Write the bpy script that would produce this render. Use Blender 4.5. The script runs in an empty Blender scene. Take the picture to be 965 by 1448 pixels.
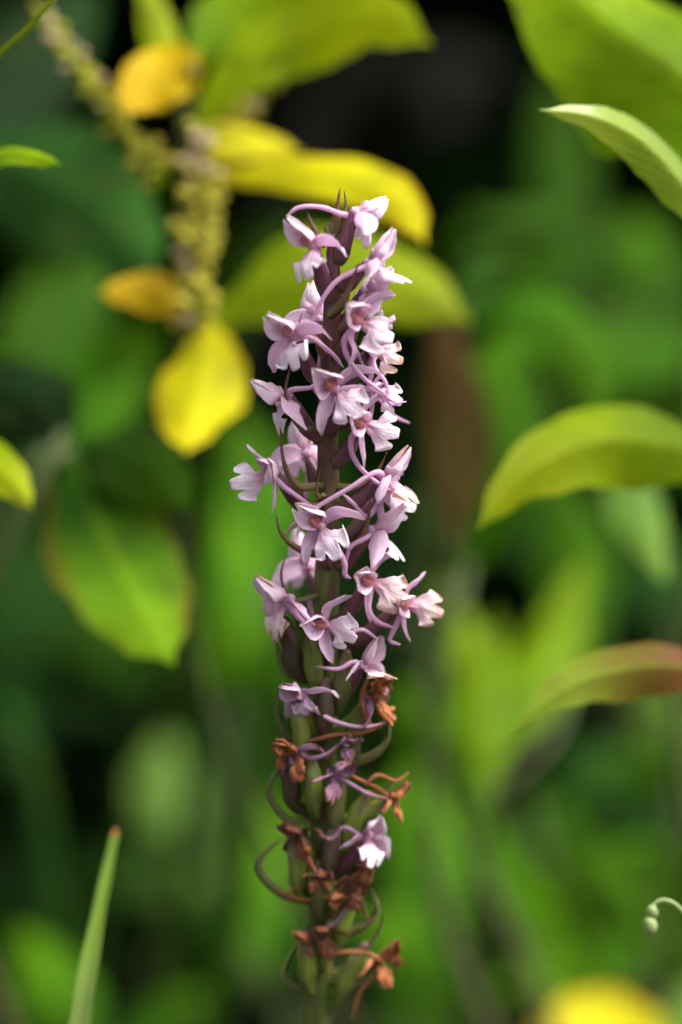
import bpy, math, random
from mathutils import Vector, Matrix, noise as mnoise

# ------------------------------------------------------------------ camera, sky, sun, exposure
SC = bpy.context.scene
COL = SC.collection
PITCH = math.radians(14)
DIST = 0.402                      # camera to the middle of the flower spike
MID = Vector((0, 0, 0.30))        # middle of the picture, on the orchid
FWD = Vector((0, math.cos(PITCH), -math.sin(PITCH)))
UPV = Vector((0, math.sin(PITCH), math.cos(PITCH)))
RGT = Vector((1, 0, 0))
EYE = MID - FWD * DIST
cam = bpy.data.cameras.new('camera')
cam_o = bpy.data.objects.new('camera', cam)
COL.objects.link(cam_o)
cam_o.location = EYE
cam_o.rotation_euler = (math.pi / 2 - PITCH, 0, 0)
cam.sensor_fit = 'VERTICAL'
cam.sensor_height = 36
cam.sensor_width = 36
cam.lens = 100
cam.clip_start = 0.02
cam.clip_end = 500
cam.dof.use_dof = True
cam.dof.aperture_fstop = 5.6
cam.dof.aperture_blades = 0
SC.camera = cam_o

SUN_EL, SUN_AZ = math.radians(62), math.radians(92)   # azimuth clockwise from +Y
world = bpy.data.worlds.new('World')
SC.world = world
world.use_nodes = True
wn = world.node_tree
bg = wn.nodes['Background']
sky = wn.nodes.new('ShaderNodeTexSky')
sky.sky_type = 'NISHITA'
sky.sun_disc = False
sky.sun_elevation = SUN_EL
sky.sun_rotation = SUN_AZ
sky.air_density = 0.7
sky.dust_density = 9.0
sky.ozone_density = 0.3
hazy = wn.nodes.new('ShaderNodeHueSaturation')      # thin cloud: the same sky, whiter
hazy.inputs['Saturation'].default_value = 0.2
wn.links.new(sky.outputs[0], hazy.inputs['Color'])
wn.links.new(hazy.outputs[0], bg.inputs[0])
bg.inputs[1].default_value = 0.15
sun = bpy.data.lights.new('sun', 'SUN')
sun.energy = 1.4
sun.angle = math.radians(32)
sun.color = (1.0, 0.92, 0.80)
sun_o = bpy.data.objects.new('sun', sun)
COL.objects.link(sun_o)
sdir = Vector((math.sin(SUN_AZ) * math.cos(SUN_EL), math.cos(SUN_AZ) * math.cos(SUN_EL), math.sin(SUN_EL)))
sun_o.rotation_euler = sdir.to_track_quat('Z', 'Y').to_euler()
sun_o.location = (0, 0, 5)
SC.view_settings.view_transform = 'Standard'
SC.view_settings.look = 'None'
SC.view_settings.exposure = 1.28
SC.view_settings.gamma = 1
SC.view_settings.use_curve_mapping = False
SC.render.engine = 'CYCLES'
SC.cycles.use_denoising = True
SC.cycles.max_bounces = 10
SC.cycles.transmission_bounces = 8
SC.cycles.sample_clamp_indirect = 6

# ------------------------------------------------------------------ measuring helpers
PX = 0.36 / 1448                  # tangent per photograph pixel
UNIT = DIST * PX                  # metres per photograph pixel at the orchid (about 0.1 mm)

def ray(px, py):
    return FWD + RGT * ((px - 482.5) * PX) - UPV * ((py - 724) * PX)

def at(px, py, back):             # a point `back` metres behind the plane of the orchid
    return EYE + ray(px, py) * (DIST + back)

def onspike(px, py, w=0):         # a point on the orchid's upright plane, w units nearer the viewer
    d = ray(px, py)
    t = (-w * UNIT - EYE.y) / d.y
    return EYE + d * t

fp = onspike(463, 600, 30)
cam.dof.focus_distance = (fp - EYE).dot(FWD)

def spline(pts, n):
    """Catmull-Rom through pts, n+1 samples"""
    P = [Vector(p) for p in pts]
    if len(P) == 2:
        return [P[0].lerp(P[1], i / n) for i in range(n + 1)]
    P = [P[0] * 2 - P[1]] + P + [P[-1] * 2 - P[-2]]
    m = len(P) - 3
    out = []
    for i in range(n + 1):
        s = i / n * m
        k = min(int(s), m - 1)
        t = s - k
        a, b, c, d = P[k:k + 4]
        out.append(0.5 * ((2 * b) + (c - a) * t + (2 * a - 5 * b + 4 * c - d) * t * t + (3 * b - a - 3 * c + d) * t ** 3))
    return out

def interp(vals, t):
    if len(vals) == 1:
        return vals[0]
    s = t * (len(vals) - 1)
    k = min(int(s), len(vals) - 2)
    f = s - k
    f = f * f * (3 - 2 * f)
    return vals[k] * (1 - f) + vals[k + 1] * f

# ------------------------------------------------------------------ object helpers
def link(name, me, mat, parent=None):
    if mat is not None and not me.materials:
        me.materials.append(mat)
    o = bpy.data.objects.new(name, me)
    COL.objects.link(o)
    if parent is not None:
        o.parent = parent
        o.matrix_parent_inverse = parent.matrix_world.inverted() if parent.parent is None and parent.type == 'EMPTY' else Matrix()
    return o

def mesh(name, verts, faces, uvs=None):
    me = bpy.data.meshes.new(name)
    me.from_pydata([tuple(v) for v in verts], [], faces)
    if uvs:
        lay = me.uv_layers.new(name='UVMap')
        idx = [0] * len(me.loops)
        me.loops.foreach_get('vertex_index', idx)
        flat = []
        for i in idx:
            flat += [uvs[i][0], uvs[i][1]]
        lay.data.foreach_set('uv', flat)
    me.polygons.foreach_set('use_smooth', [True] * len(me.polygons))
    me.update()
    return me

def thing(name, label, cat, loc=(0, 0, 0), group=None):
    o = bpy.data.objects.new(name, None)
    COL.objects.link(o)
    o.location = loc
    o.empty_display_size = 0.01
    o['label'] = label
    o['category'] = cat
    if group:
        o['group'] = group
    o.matrix_world = Matrix.Translation(loc)
    return o

def tube_mesh(name, pts, radii, n=14, k=8, ridges=0, twist=0.0, bump=0.0, seed=0):
    """closed tapering tube along a spline; radii in metres"""
    C = spline(pts, n)
    verts, faces, uvs = [], [], []
    prev = None
    for i, c in enumerate(C):
        t = (C[min(i + 1, n)] - C[max(i - 1, 0)]).normalized()
        if prev is None:
            a = t.orthogonal().normalized()
        else:
            a = (prev - t * prev.dot(t)).normalized()
        prev = a
        b = t.cross(a)
        r0 = interp(radii, i / n)
        for j in range(k):
            th = 2 * math.pi * j / k
            r = r0
            if ridges:
                r *= 1 + 0.16 * math.cos(ridges * (th + twist * i / n))
            if bump:
                r *= 1 + bump * mnoise.noise(Vector((math.cos(th), math.sin(th), i * 0.35 + seed)))
            verts.append(c + a * (r * math.cos(th)) + b * (r * math.sin(th)))
            uvs.append((j / k, i / n))
    for i in range(n):
        for j in range(k):
            faces.append((i * k + j, i * k + (j + 1) % k, (i + 1) * k + (j + 1) % k, (i + 1) * k + j))
    verts += [C[0], C[-1]]
    uvs += [(0.5, 0), (0.5, 1)]
    s, e = len(verts) - 2, len(verts) - 1
    for j in range(k):
        faces.append((s, (j + 1) % k, j))
        faces.append((e, n * k + j, n * k + (j + 1) % k))
    return mesh(name, verts, faces, uvs)

def blob_mesh(name, centre, axes, n=7, k=10, power=1.0, seed=0.0, bump=0.0):
    """a shaped bead: axes = three half-axis vectors, pointed along the first"""
    ax, ay, az = axes
    verts, faces, uvs = [], [], []
    for i in range(n + 1):
        ph = math.pi * i / n
        for j in range(k):
            th = 2 * math.pi * j / k
            s = math.sin(ph) ** power
            d = ax * -math.cos(ph) + ay * (s * math.cos(th)) + az * (s * math.sin(th))
            if bump:
                d = d * (1 + bump * mnoise.noise(d.normalized() * 2.3 + Vector((seed, 0, 0))))
            verts.append(centre + d)
            uvs.append((j / k, i / n))
    for i in range(n):
        for j in range(k):
            faces.append((i * k + j, i * k + (j + 1) % k, (i + 1) * k + (j + 1) % k, (i + 1) * k + j))
    return mesh(name, verts, faces, uvs)

def blade_mesh(name, pts, widths, side, cup=0.0, n=12, k=8, lobes=0, lobe_depth=0.3, thick=0.0, wave=0.0, fold=1.5,
               crumple=0.0, seed=0.0, twist=0.0, teeth=0.0):
    """a leaf or petal: spine spline, half widths, side vector, cup = edge lift / half width.
    thick > 0 closes it into a body thinning to its rim."""
    C = spline(pts, n)
    side = Vector(side).normalized()
    front, back, uvs = [], [], []
    L = sum((C[i + 1] - C[i]).length for i in range(n))
    wmax = max(widths)
    for i in range(n + 1):
        v = i / n
        for j in range(k + 1):
            u = 2 * j / k - 1
            vv = v
            if lobes:
                a = abs(u)
                f = 1 - lobe_depth * math.exp(-((a - 0.37) / 0.085) ** 2) - 0.42 * max(0.0, (a - 0.66) / 0.34) ** 2 - 0.12 * (1 if a > 0.37 else 0) * min(1, (a - 0.37) / 0.1)
                vv = v * (1 - (1 - f) * v ** 1.5)
            s = vv * n
            q = min(int(s), n - 1)
            c = C[q].lerp(C[q + 1], s - q)
            t = (C[min(q + 1, n)] - C[max(q - 1, 0)]).normalized() if 0 < q < n else (C[q + 1] - C[q]).normalized()
            sd = (side - t * side.dot(t)).normalized()
            if twist:
                sd = Matrix.Rotation(twist * vv, 3, t) @ sd
            nm = sd.cross(t).normalized()
            w = interp(widths, v)
            if teeth:
                w *= 1 + teeth * mnoise.noise(Vector((v * 22, u * 0.5, seed)))
            p = c + sd * (u * w) + nm * (cup * w * (abs(u) ** fold))
            if wave:
                p = p + nm * (wave * w * u * u * math.sin(v * 11 + seed * 7 + (2.1 if u > 0 else 0)))
            if crumple:
                g = Vector((u * 2.2, v * 3.5, seed * 3.1))
                p = p + (nm * mnoise.noise(g) + sd * mnoise.noise(g + Vector((9, 0, 0))) * 0.6 + t * mnoise.noise(g + Vector((0, 9, 0))) * 0.5) * (crumple * wmax)
            th = thick * (0.25 + 0.75 * (1 - u * u)) * (1 - 0.6 * v) * (0.35 + 0.65 * min(1, w / (wmax + 1e-9)))
            front.append(p + nm * th * 0.5)
            back.append(p - nm * th * 0.5)
            uvs.append((j / k, v))
    faces = []
    K = k + 1
    for i in range(n):
        for j in range(k):
            faces.append((i * K + j, i * K + j + 1, (i + 1) * K + j + 1, (i + 1) * K + j))
    if not thick:
        return mesh(name, front, faces, uvs)
    m = len(front)
    faces2 = [tuple(reversed([x + m for x in f])) for f in faces]
    rim = []
    for i in range(n):
        rim.append((i * K, (i + 1) * K, (i + 1) * K + m, i * K + m))
        rim.append((i * K + k, i * K + k + m, (i + 1) * K + k + m, (i + 1) * K + k))
    for j in range(k):
        rim.append((j, j + m, j + 1 + m, j + 1))
        rim.append((n * K + j, n * K + j + 1, n * K + j + 1 + m, n * K + j + m))
    return mesh(name, front + back, faces + faces2 + rim, uvs + uvs)

# ------------------------------------------------------------------ materials
def lin(c):
    return tuple(((x / 255) / 12.92 if x / 255 <= 0.04045 else ((x / 255 + 0.055) / 1.055) ** 2.4) for x in c) + (1,)

def new_mat(name):
    m = bpy.data.materials.new(name)
    m.use_nodes = True
    nt = m.node_tree
    return m, nt, nt.nodes['Principled BSDF'], nt.nodes['Material Output']

def ramp(nt, stops, fac):
    r = nt.nodes.new('ShaderNodeValToRGB')
    e = r.color_ramp.elements
    while len(e) < len(stops):
        e.new(0.5)
    for el, (p, c) in zip(e, stops):
        el.position = p
        el.color = c
    nt.links.new(fac, r.inputs[0])
    return r.outputs[0]

def mixc(nt, fac, a, b, mode='MIX'):
    m = nt.nodes.new('ShaderNodeMix')
    m.data_type = 'RGBA'
    m.blend_type = mode
    for sock, val in ((m.inputs[0], fac), (m.inputs[6], a), (m.inputs[7], b)):
        if hasattr(val, 'links'):
            nt.links.new(val, sock)
        else:
            sock.default_value = val
    return m.outputs[2]

def math_node(nt, op, a, b=None, clamp=False):
    m = nt.nodes.new('ShaderNodeMath')
    m.operation = op
    m.use_clamp = clamp
    for i, v in enumerate((a, b)):
        if v is None:
            continue
        if hasattr(v, 'links'):
            nt.links.new(v, m.inputs[i])
        else:
            m.inputs[i].default_value = v
    return m.outputs[0]

def uv_split(nt):
    uv = nt.nodes.new('ShaderNodeUVMap')
    uv.uv_map = 'UVMap'
    s = nt.nodes.new('ShaderNodeSeparateXYZ')
    nt.links.new(uv.outputs[0], s.inputs[0])
    return uv.outputs[0], s.outputs[0], s.outputs[1]

def noise_tex(nt, scale, detail=3.0, vec=None, stretch=None):
    n = nt.nodes.new('ShaderNodeTexNoise')
    n.inputs['Scale'].default_value = scale
    n.inputs['Detail'].default_value = detail
    if vec is None:
        tc = nt.nodes.new('ShaderNodeTexCoord')
        vec = tc.outputs['Object']
    if stretch:
        mp = nt.nodes.new('ShaderNodeMapping')
        mp.inputs['Scale'].default_value = stretch
        nt.links.new(vec, mp.inputs[0])
        vec = mp.outputs[0]
    nt.links.new(vec, n.inputs['Vector'])
    return n.outputs['Fac']

def add_translucent(nt, bsdf, out, colour, amount):
    tr = nt.nodes.new('ShaderNodeBsdfTranslucent')
    nt.links.new(colour, tr.inputs[0])
    mx = nt.nodes.new('ShaderNodeMixShader')
    mx.inputs[0].default_value = amount
    nt.links.new(bsdf.outputs[0], mx.inputs[1])
    nt.links.new(tr.outputs[0], mx.inputs[2])
    nt.links.new(mx.outputs[0], out.inputs[0])

def petal_mat(name, stops, vein, vein_amt=0.35, rough=0.62, trans=0.35, freckle=None):
    m, nt, b, out = new_mat(name)
    uv, u, v = uv_split(nt)
    jit = noise_tex(nt, 900, 2)
    vj = math_node(nt, 'ADD', v, math_node(nt, 'MULTIPLY', math_node(nt, 'SUBTRACT', jit, 0.5), 0.35), clamp=True)
    c = ramp(nt, [(p, lin(k)) for p, k in stops], vj)
    vn = noise_tex(nt, 1.0, 4, uv, (22, 1.6, 1))
    vf = ramp(nt, [(0.50, (0, 0, 0, 1)), (0.64, (1, 1, 1, 1))], vn)
    c = mixc(nt, math_node(nt, 'MULTIPLY', vf, vein_amt), c, lin(vein))
    if freckle:
        fz = ramp(nt, [(0.62, (0, 0, 0, 1)), (0.70, (1, 1, 1, 1))], noise_tex(nt, 1400, 2))
        c = mixc(nt, math_node(nt, 'MULTIPLY', fz, 0.7), c, lin(freckle))
    nt.links.new(c, b.inputs['Base Color'])
    b.inputs['Roughness'].default_value = rough
    b.inputs['Specular IOR Level'].default_value = 0.2
    b.inputs['Sheen Weight'].default_value = 0.15
    bp = nt.nodes.new('ShaderNodeBump')
    bp.inputs['Strength'].default_value = 0.7
    bp.inputs['Distance'].default_value = 0.00022
    nt.links.new(math_node(nt, 'ADD', noise_tex(nt, 2400, 4), math_node(nt, 'MULTIPLY', vn, 1.2)), bp.inputs['Height'])
    nt.links.new(bp.outputs[0], b.inputs['Normal'])
    add_translucent(nt, b, out, c, trans)
    return m

def skin_mat(name, stops, vein, rough=0.45, scale=(7, 1.5, 1), trans=0.0):
    """stems, ovaries, bracts: colour along the length, streaks across"""
    m, nt, b, out = new_mat(name)
    uv, u, v = uv_split(nt)
    big = noise_tex(nt, 260, 3)
    vj = math_node(nt, 'ADD', v, math_node(nt, 'MULTIPLY', math_node(nt, 'SUBTRACT', big, 0.5), 0.5), clamp=True)
    c = ramp(nt, [(p, lin(k)) for p, k in stops], vj)
    st = ramp(nt, [(0.42, (0, 0, 0, 1)), (0.62, (1, 1, 1, 1))], noise_tex(nt, 1.0, 4, uv, scale))
    c = mixc(nt, math_node(nt, 'MULTIPLY', st, 0.6), c, lin(vein))
    nt.links.new(c, b.inputs['Base Color'])
    b.inputs['Roughness'].default_value = rough
    bp = nt.nodes.new('ShaderNodeBump')
    bp.inputs['Strength'].default_value = 0.4
    bp.inputs['Distance'].default_value = 0.0002
    nt.links.new(noise_tex(nt, 1.0, 4, uv, (scale[0] * 2, scale[1] * 4, 1)), bp.inputs['Height'])
    nt.links.new(bp.outputs[0], b.inputs['Normal'])
    if trans:
        add_translucent(nt, b, out, c, trans)
    return m

LEAF_CACHE = {}
def leaf_mat(name, base, tip=None, mottle=None, trans=0.4, rough=0.5, edge=None, spec=0.08):
    """base/tip/mottle sRGB 0-255 surface colours"""
    if name in LEAF_CACHE:
        return LEAF_CACHE[name]
    tip = tip or base
    mottle = mottle or tuple(x * 0.6 for x in base)
    m, nt, b, out = new_mat(name)
    uv, u, v = uv_split(nt)
    big = noise_tex(nt, 45, 4)
    vj = math_node(nt, 'ADD', v, math_node(nt, 'MULTIPLY', math_node(nt, 'SUBTRACT', big, 0.5), 0.5), clamp=True)
    c = ramp(nt, [(0.25, lin(base)), (0.8, lin(tip))], vj)
    spot = ramp(nt, [(0.45, (0, 0, 0, 1)), (0.68, (1, 1, 1, 1))], noise_tex(nt, 70, 5))
    c = mixc(nt, math_node(nt, 'MULTIPLY', spot, 0.5), c, lin(mottle))
    # midrib and side veins, paler
    au = math_node(nt, 'ABSOLUTE', math_node(nt, 'SUBTRACT', u, 0.5))
    rib = ramp(nt, [(0.0, (1, 1, 1, 1)), (0.035, (0, 0, 0, 1))], au)
    ph = math_node(nt, 'ADD', math_node(nt, 'ADD', math_node(nt, 'MULTIPLY', v, 10.0), math_node(nt, 'MULTIPLY', au, -6.0)), math_node(nt, 'MULTIPLY', noise_tex(nt, 60, 3), 1.6))
    fr = math_node(nt, 'ABSOLUTE', math_node(nt, 'SUBTRACT', math_node(nt, 'FRACT', ph), 0.5))
    sv = ramp(nt, [(0.0, (1, 1, 1, 1)), (0.09, (0, 0, 0, 1))], fr)
    vein = math_node(nt, 'ADD', math_node(nt, 'MULTIPLY', rib, 0.55), math_node(nt, 'MULTIPLY', sv, 0.20), clamp=True)
    pale = tuple(min(255, x * 1.18 + 14) for x in tip)
    c = mixc(nt, vein, c, lin(pale))
    pt = ramp(nt, [(0.44, (0, 0, 0, 1)), (0.56, (1, 1, 1, 1))], noise_tex(nt, 34, 5))
    c = mixc(nt, math_node(nt, 'MULTIPLY', pt, 0.32), c, lin(tuple(x * 0.62 for x in mottle)))
    sp = ramp(nt, [(0.61, (0, 0, 0, 1)), (0.66, (1, 1, 1, 1))], noise_tex(nt, 150, 4))
    c = mixc(nt, math_node(nt, 'MULTIPLY', sp, 0.6), c, lin(tuple(a_ * 0.65 + b_ * 0.35 for a_, b_ in zip(mottle, (110, 76, 30)))))
    if edge:
        ef = ramp(nt, [(0.38, (0, 0, 0, 1)), (0.5, (1, 1, 1, 1))], math_node(nt, 'ADD', au, math_node(nt, 'MULTIPLY', math_node(nt, 'SUBTRACT', big, 0.5), 0.25)))
        c = mixc(nt, math_node(nt, 'MULTIPLY', ef, 0.7), c, lin(edge))
    nt.links.new(c, b.inputs['Base Color'])
    b.inputs['Roughness'].default_value = rough
    b.inputs['Specular IOR Level'].default_value = spec
    bp = nt.nodes.new('ShaderNodeBump')
    bp.inputs['Strength'].default_value = 0.5
    bp.inputs['Distance'].default_value = 0.0006
    nt.links.new(math_node(nt, 'SUBTRACT', noise_tex(nt, 160, 3), vein), bp.inputs['Height'])
    nt.links.new(bp.outputs[0], b.inputs['Normal'])
    tc = mixc(nt, 0.35, c, lin(tuple(min(255, x) for x in (tip[0] * 1.2 + 10, tip[1] * 1.15 + 10, tip[2] * 0.6))))
    add_translucent(nt, b, out, tc, trans)
    LEAF_CACHE[name] = m
    return m

LILAC = (206, 160, 212)
M_SEPAL = petal_mat('sepal lilac', [(0.0, (230, 186, 214)), (0.5, (238, 212, 234)), (1.0, (244, 224, 238))], (210, 162, 206), 0.45, trans=0.48)
M_PETAL = petal_mat('petal pale pink', [(0.0, (232, 180, 208)), (0.45, (244, 222, 238)), (1.0, (248, 236, 244))], (222, 174, 212), 0.45, trans=0.45)
M_HOOD = petal_mat('hood pale lilac', [(0.0, (230, 178, 208)), (0.5, (244, 220, 238)), (0.85, (250, 238, 240)), (1.0, (240, 206, 204))], (216, 164, 206), 0.45, trans=0.45)
M_LIP = petal_mat('lip white pink', [(0.0, (228, 168, 194)), (0.35, (240, 216, 234)), (0.75, (242, 230, 240)), (1.0, (246, 238, 244))], (224, 180, 216), 0.35, trans=0.45)
M_OLDHOOD = petal_mat('ageing hood pink brown', [(0.0, (222, 170, 196)), (0.5, (236, 208, 222)), (0.8, (232, 190, 180)), (1.0, (196, 130, 96))], (204, 140, 150), 0.5, trans=0.4, freckle=(206, 150, 136))
M_OLDLIP = petal_mat('ageing lip cream', [(0.0, (218, 158, 180)), (0.5, (238, 216, 226)), (0.85, (240, 222, 212)), (1.0, (212, 160, 120))], (212, 164, 184), 0.45, trans=0.4, freckle=(220, 176, 156))
M_SPUR = skin_mat('spur lilac', [(0.0, (232, 192, 220)), (1.0, (218, 174, 208))], (200, 152, 194), 0.5, (5, 1, 1), 0.4)
M_COLUMN = petal_mat('column pink', [(0.0, (220, 150, 170)), (1.0, (228, 160, 160))], (200, 110, 110), 0.3)
M_ANTHER = petal_mat('anther orange brown', [(0.0, (206, 128, 104)), (1.0, (186, 104, 76))], (150, 84, 66), 0.4, 0.6, 0.1)
M_OVARY = skin_mat('ovary purple brown', [(0.0, (96, 84, 44)), (0.45, (92, 54, 62)), (1.0, (126, 66, 92))], (70, 44, 48), 0.4, (6, 2, 1))
M_OVARY_G = skin_mat('ovary green', [(0.0, (82, 106, 28)), (0.5, (110, 128, 40)), (0.85, (86, 76, 46)), (1.0, (92, 60, 60))], (58, 50, 38), 0.4, (6, 2, 1))
M_OVARY_D = skin_mat('ovary dusky', [(0.0, (66, 72, 30)), (0.5, (74, 58, 46)), (1.0, (84, 56, 58))], (48, 40, 32), 0.45, (6, 2, 1))
M_OVARY_B = skin_mat('ovary brown green', [(0.0, (64, 80, 26)), (0.5, (84, 88, 38)), (1.0, (88, 64, 52))], (56, 46, 36), 0.45, (6, 2, 1))
M_BRACT = skin_mat('bract olive', [(0.0, (110, 112, 54)), (0.5, (122, 96, 66)), (1.0, (124, 78, 66))], (92, 66, 60), 0.45, (9, 1, 1), 0.2)
M_BRACT_G = skin_mat('bract grey green', [(0.0, (112, 124, 62)), (0.6, (110, 108, 66)), (1.0, (104, 86, 62))], (84, 84, 54), 0.45, (9, 1, 1), 0.2)
M_STEM = skin_mat('stem purple to green', [(0.0, (84, 104, 36)), (0.60, (86, 96, 40)), (0.73, (88, 74, 46)), (0.82, (94, 58, 56)), (1.0, (112, 60, 74))], (62, 44, 40), 0.4, (9, 30, 1))
M_WBROWN = petal_mat('withered orange brown', [(0.0, (150, 92, 62)), (0.5, (176, 104, 58)), (1.0, (190, 118, 70))], (110, 60, 36), 0.6, 0.6, 0.2, (96, 52, 34))
M_WDARK = petal_mat('withered dark brown', [(0.0, (104, 60, 50)), (0.6, (130, 76, 50)), (1.0, (150, 88, 54))], (74, 44, 34), 0.6, 0.65, 0.15, (60, 36, 30))
M_WMAUVE = petal_mat('withered mauve', [(0.0, (170, 118, 158)), (0.55, (182, 136, 172)), (1.0, (176, 118, 106))], (132, 82, 122), 0.6, 0.55, 0.25, (140, 80, 70))

# ------------------------------------------------------------------ the ground: soil sheet with a bank behind
def ground_z(x, y):
    r = math.hypot(x, y)
    z = 0.0
    if y > 0.55:
        s = min(1.0, (y - 0.55) / 2.2)
        z += 1.1 * s * s * (3 - 2 * s)
    f = 1.0 if r < 6 else max(0.0, 1 - (r - 6) / 20)
    z += f * (0.035 * mnoise.noise(Vector((x * 2.2, y * 2.2, 0))) + 0.012 * mnoise.noise(Vector((x * 9, y * 9, 3))))
    return z

def build_ground():
    ax = [-200, -80, -30, -12, -6, -4] + [-3 + 0.1 * i for i in range(61)] + [4, 6, 12, 30, 80, 200]
    ay = [-200, -80, -30, -12, -5, -3] + [-2 + 0.1 * i for i in range(61)] + [5, 6, 12, 30, 80, 200]
    verts = [(x, y, ground_z(x, y)) for y in ay for x in ax]
    W = len(ax)
    faces = [(j * W + i, j * W + i + 1, (j + 1) * W + i + 1, (j + 1) * W + i) for j in range(len(ay) - 1) for i in range(W - 1)]
    m, nt, b, out = new_mat('soil and litter')
    c = ramp(nt, [(0.3, lin((20, 17, 10))), (0.55, lin((30, 25, 15))), (0.75, lin((24, 29, 12)))], noise_tex(nt, 22, 8))
    nt.links.new(c, b.inputs['Base Color'])
    b.inputs['Roughness'].default_value = 0.95
    bp = nt.nodes.new('ShaderNodeBump')
    bp.inputs['Distance'].default_value = 0.02
    nt.links.new(noise_tex(nt, 60, 8), bp.inputs['Height'])
    nt.links.new(bp.outputs[0], b.inputs['Normal'])
    g = link('ground', mesh('ground', verts, faces), m)
    g['kind'] = 'structure'
build_ground()

# ------------------------------------------------------------------ background plants
SHAPES = {
    'taper': [0.10, 0.60, 0.94, 1.0, 0.76, 0.40, 0.0],
    'ovate': [0.10, 0.62, 0.95, 1.0, 0.86, 0.55, 0.02],
    'lance': [0.10, 0.50, 0.85, 1.0, 0.92, 0.62, 0.03],
    'round': [0.25, 0.85, 1.0, 1.0, 0.9, 0.6, 0.05],
    'grass': [0.9, 1.0, 1.0, 0.95, 0.82, 0.6, 0.18],
}
RNG = random.Random(11)

def leaf_pts(pts):
    return [at(p[0], p[1], p[2] / 100) for p in pts]

def build_leaf(parent, pts, hw, mat, shape='lance', tilt=0, cup=0.25, wave=0.16, teeth=0.10, name='leaf'):
    """pts: (photo x, photo y, centimetres behind the orchid), base first; hw in photo pixels at that distance"""
    back = sum(p[2] for p in pts) / len(pts) / 100
    if back > 0.11:                           # blades farther back lean away from the viewer, open to the sky
        ym = sum(p[1] for p in pts) / len(pts)
        pts = [(p[0], p[1], p[2] + (ym - p[1]) * PX * (DIST + back) * 100 * 0.8) for p in pts]
    W = leaf_pts(pts)
    s = (DIST + back) * PX
    t = (W[-1] - W[0]).normalized()
    mid = W[len(W) // 2]
    side = t.cross((mid - EYE).normalized()).normalized()
    view = (mid - EYE).normalized()
    best = None
    for q in (-1, 1):                         # lean the blade so that its upper face shows
        c = Matrix.Rotation(math.radians(tilt * q), 3, t) @ side
        nrm = c.cross(t)
        if nrm.dot(view) > 0:
            nrm = -nrm
        if best is None or nrm.z > best[0]:
            best = (nrm.z, c)
    side = best[1]
    me = blade_mesh(name, W, [hw * s * k for k in SHAPES[shape]], side, cup=cup, n=22, k=10, wave=wave, fold=1.0, seed=RNG.random() * 10, teeth=teeth)
    return link(name, me, mat, parent), W[0], t

M_TWIG = skin_mat('green twig', [(0.0, (70, 66, 36)), (1.0, (84, 104, 44))], (58, 52, 34), 0.55)
M_TWIGB = skin_mat('brown twig', [(0.0, (62, 48, 34)), (1.0, (86, 66, 44))], (48, 38, 30), 0.6)

def ground_under(p, dx=0.0, dy=0.0):
    x, y = p.x + dx, p.y + dy
    return Vector((x, y, ground_z(x, y) - 0.004))

def build_plant(name, label, cat, top, leaves, foot=(0.02, 0.02), twig=None, r=0.0022, group=None, bend=0.02):
    """top: (x, y, cm behind) of the stem's upper end; leaves: dicts for build_leaf"""
    twig = twig or M_TWIG
    tp = at(top[0], top[1], top[2] / 100)
    root = ground_under(tp, *foot)
    t = thing(name, label, cat, root, group)
    m1 = root.lerp(tp, 0.35) + Vector((bend, 0, 0))
    m2 = root.lerp(tp, 0.72) + Vector((-bend * 0.4, 0, 0))
    sp = [root, m1, m2, tp]
    link('stem', tube_mesh('stem', sp, [r * 1.3, r, r * 0.8, r * 0.45], 16, 7), twig, t)
    axis = spline(sp, 40)
    for L in leaves:
        o, b, d = build_leaf(t, **L)
        # leaf stalk from the nearest lower point of the stem
        cand = [q for q in axis if q.z < b.z + 0.002] or [axis[-1]]
        q = min(cand, key=lambda a: (a - b).length)
        if (q - b).length > 0.002:
            mid = q.lerp(b, 0.6) + Vector((0, 0, -0.12 * (q - b).length))
            pr = max(0.0006, r * 0.4)
            link('leaf_stalk', tube_mesh('leaf_stalk', [q, mid, b + d * 0.002], [pr * 1.2, pr, pr], 8, 6), twig, t)
    return t

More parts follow.
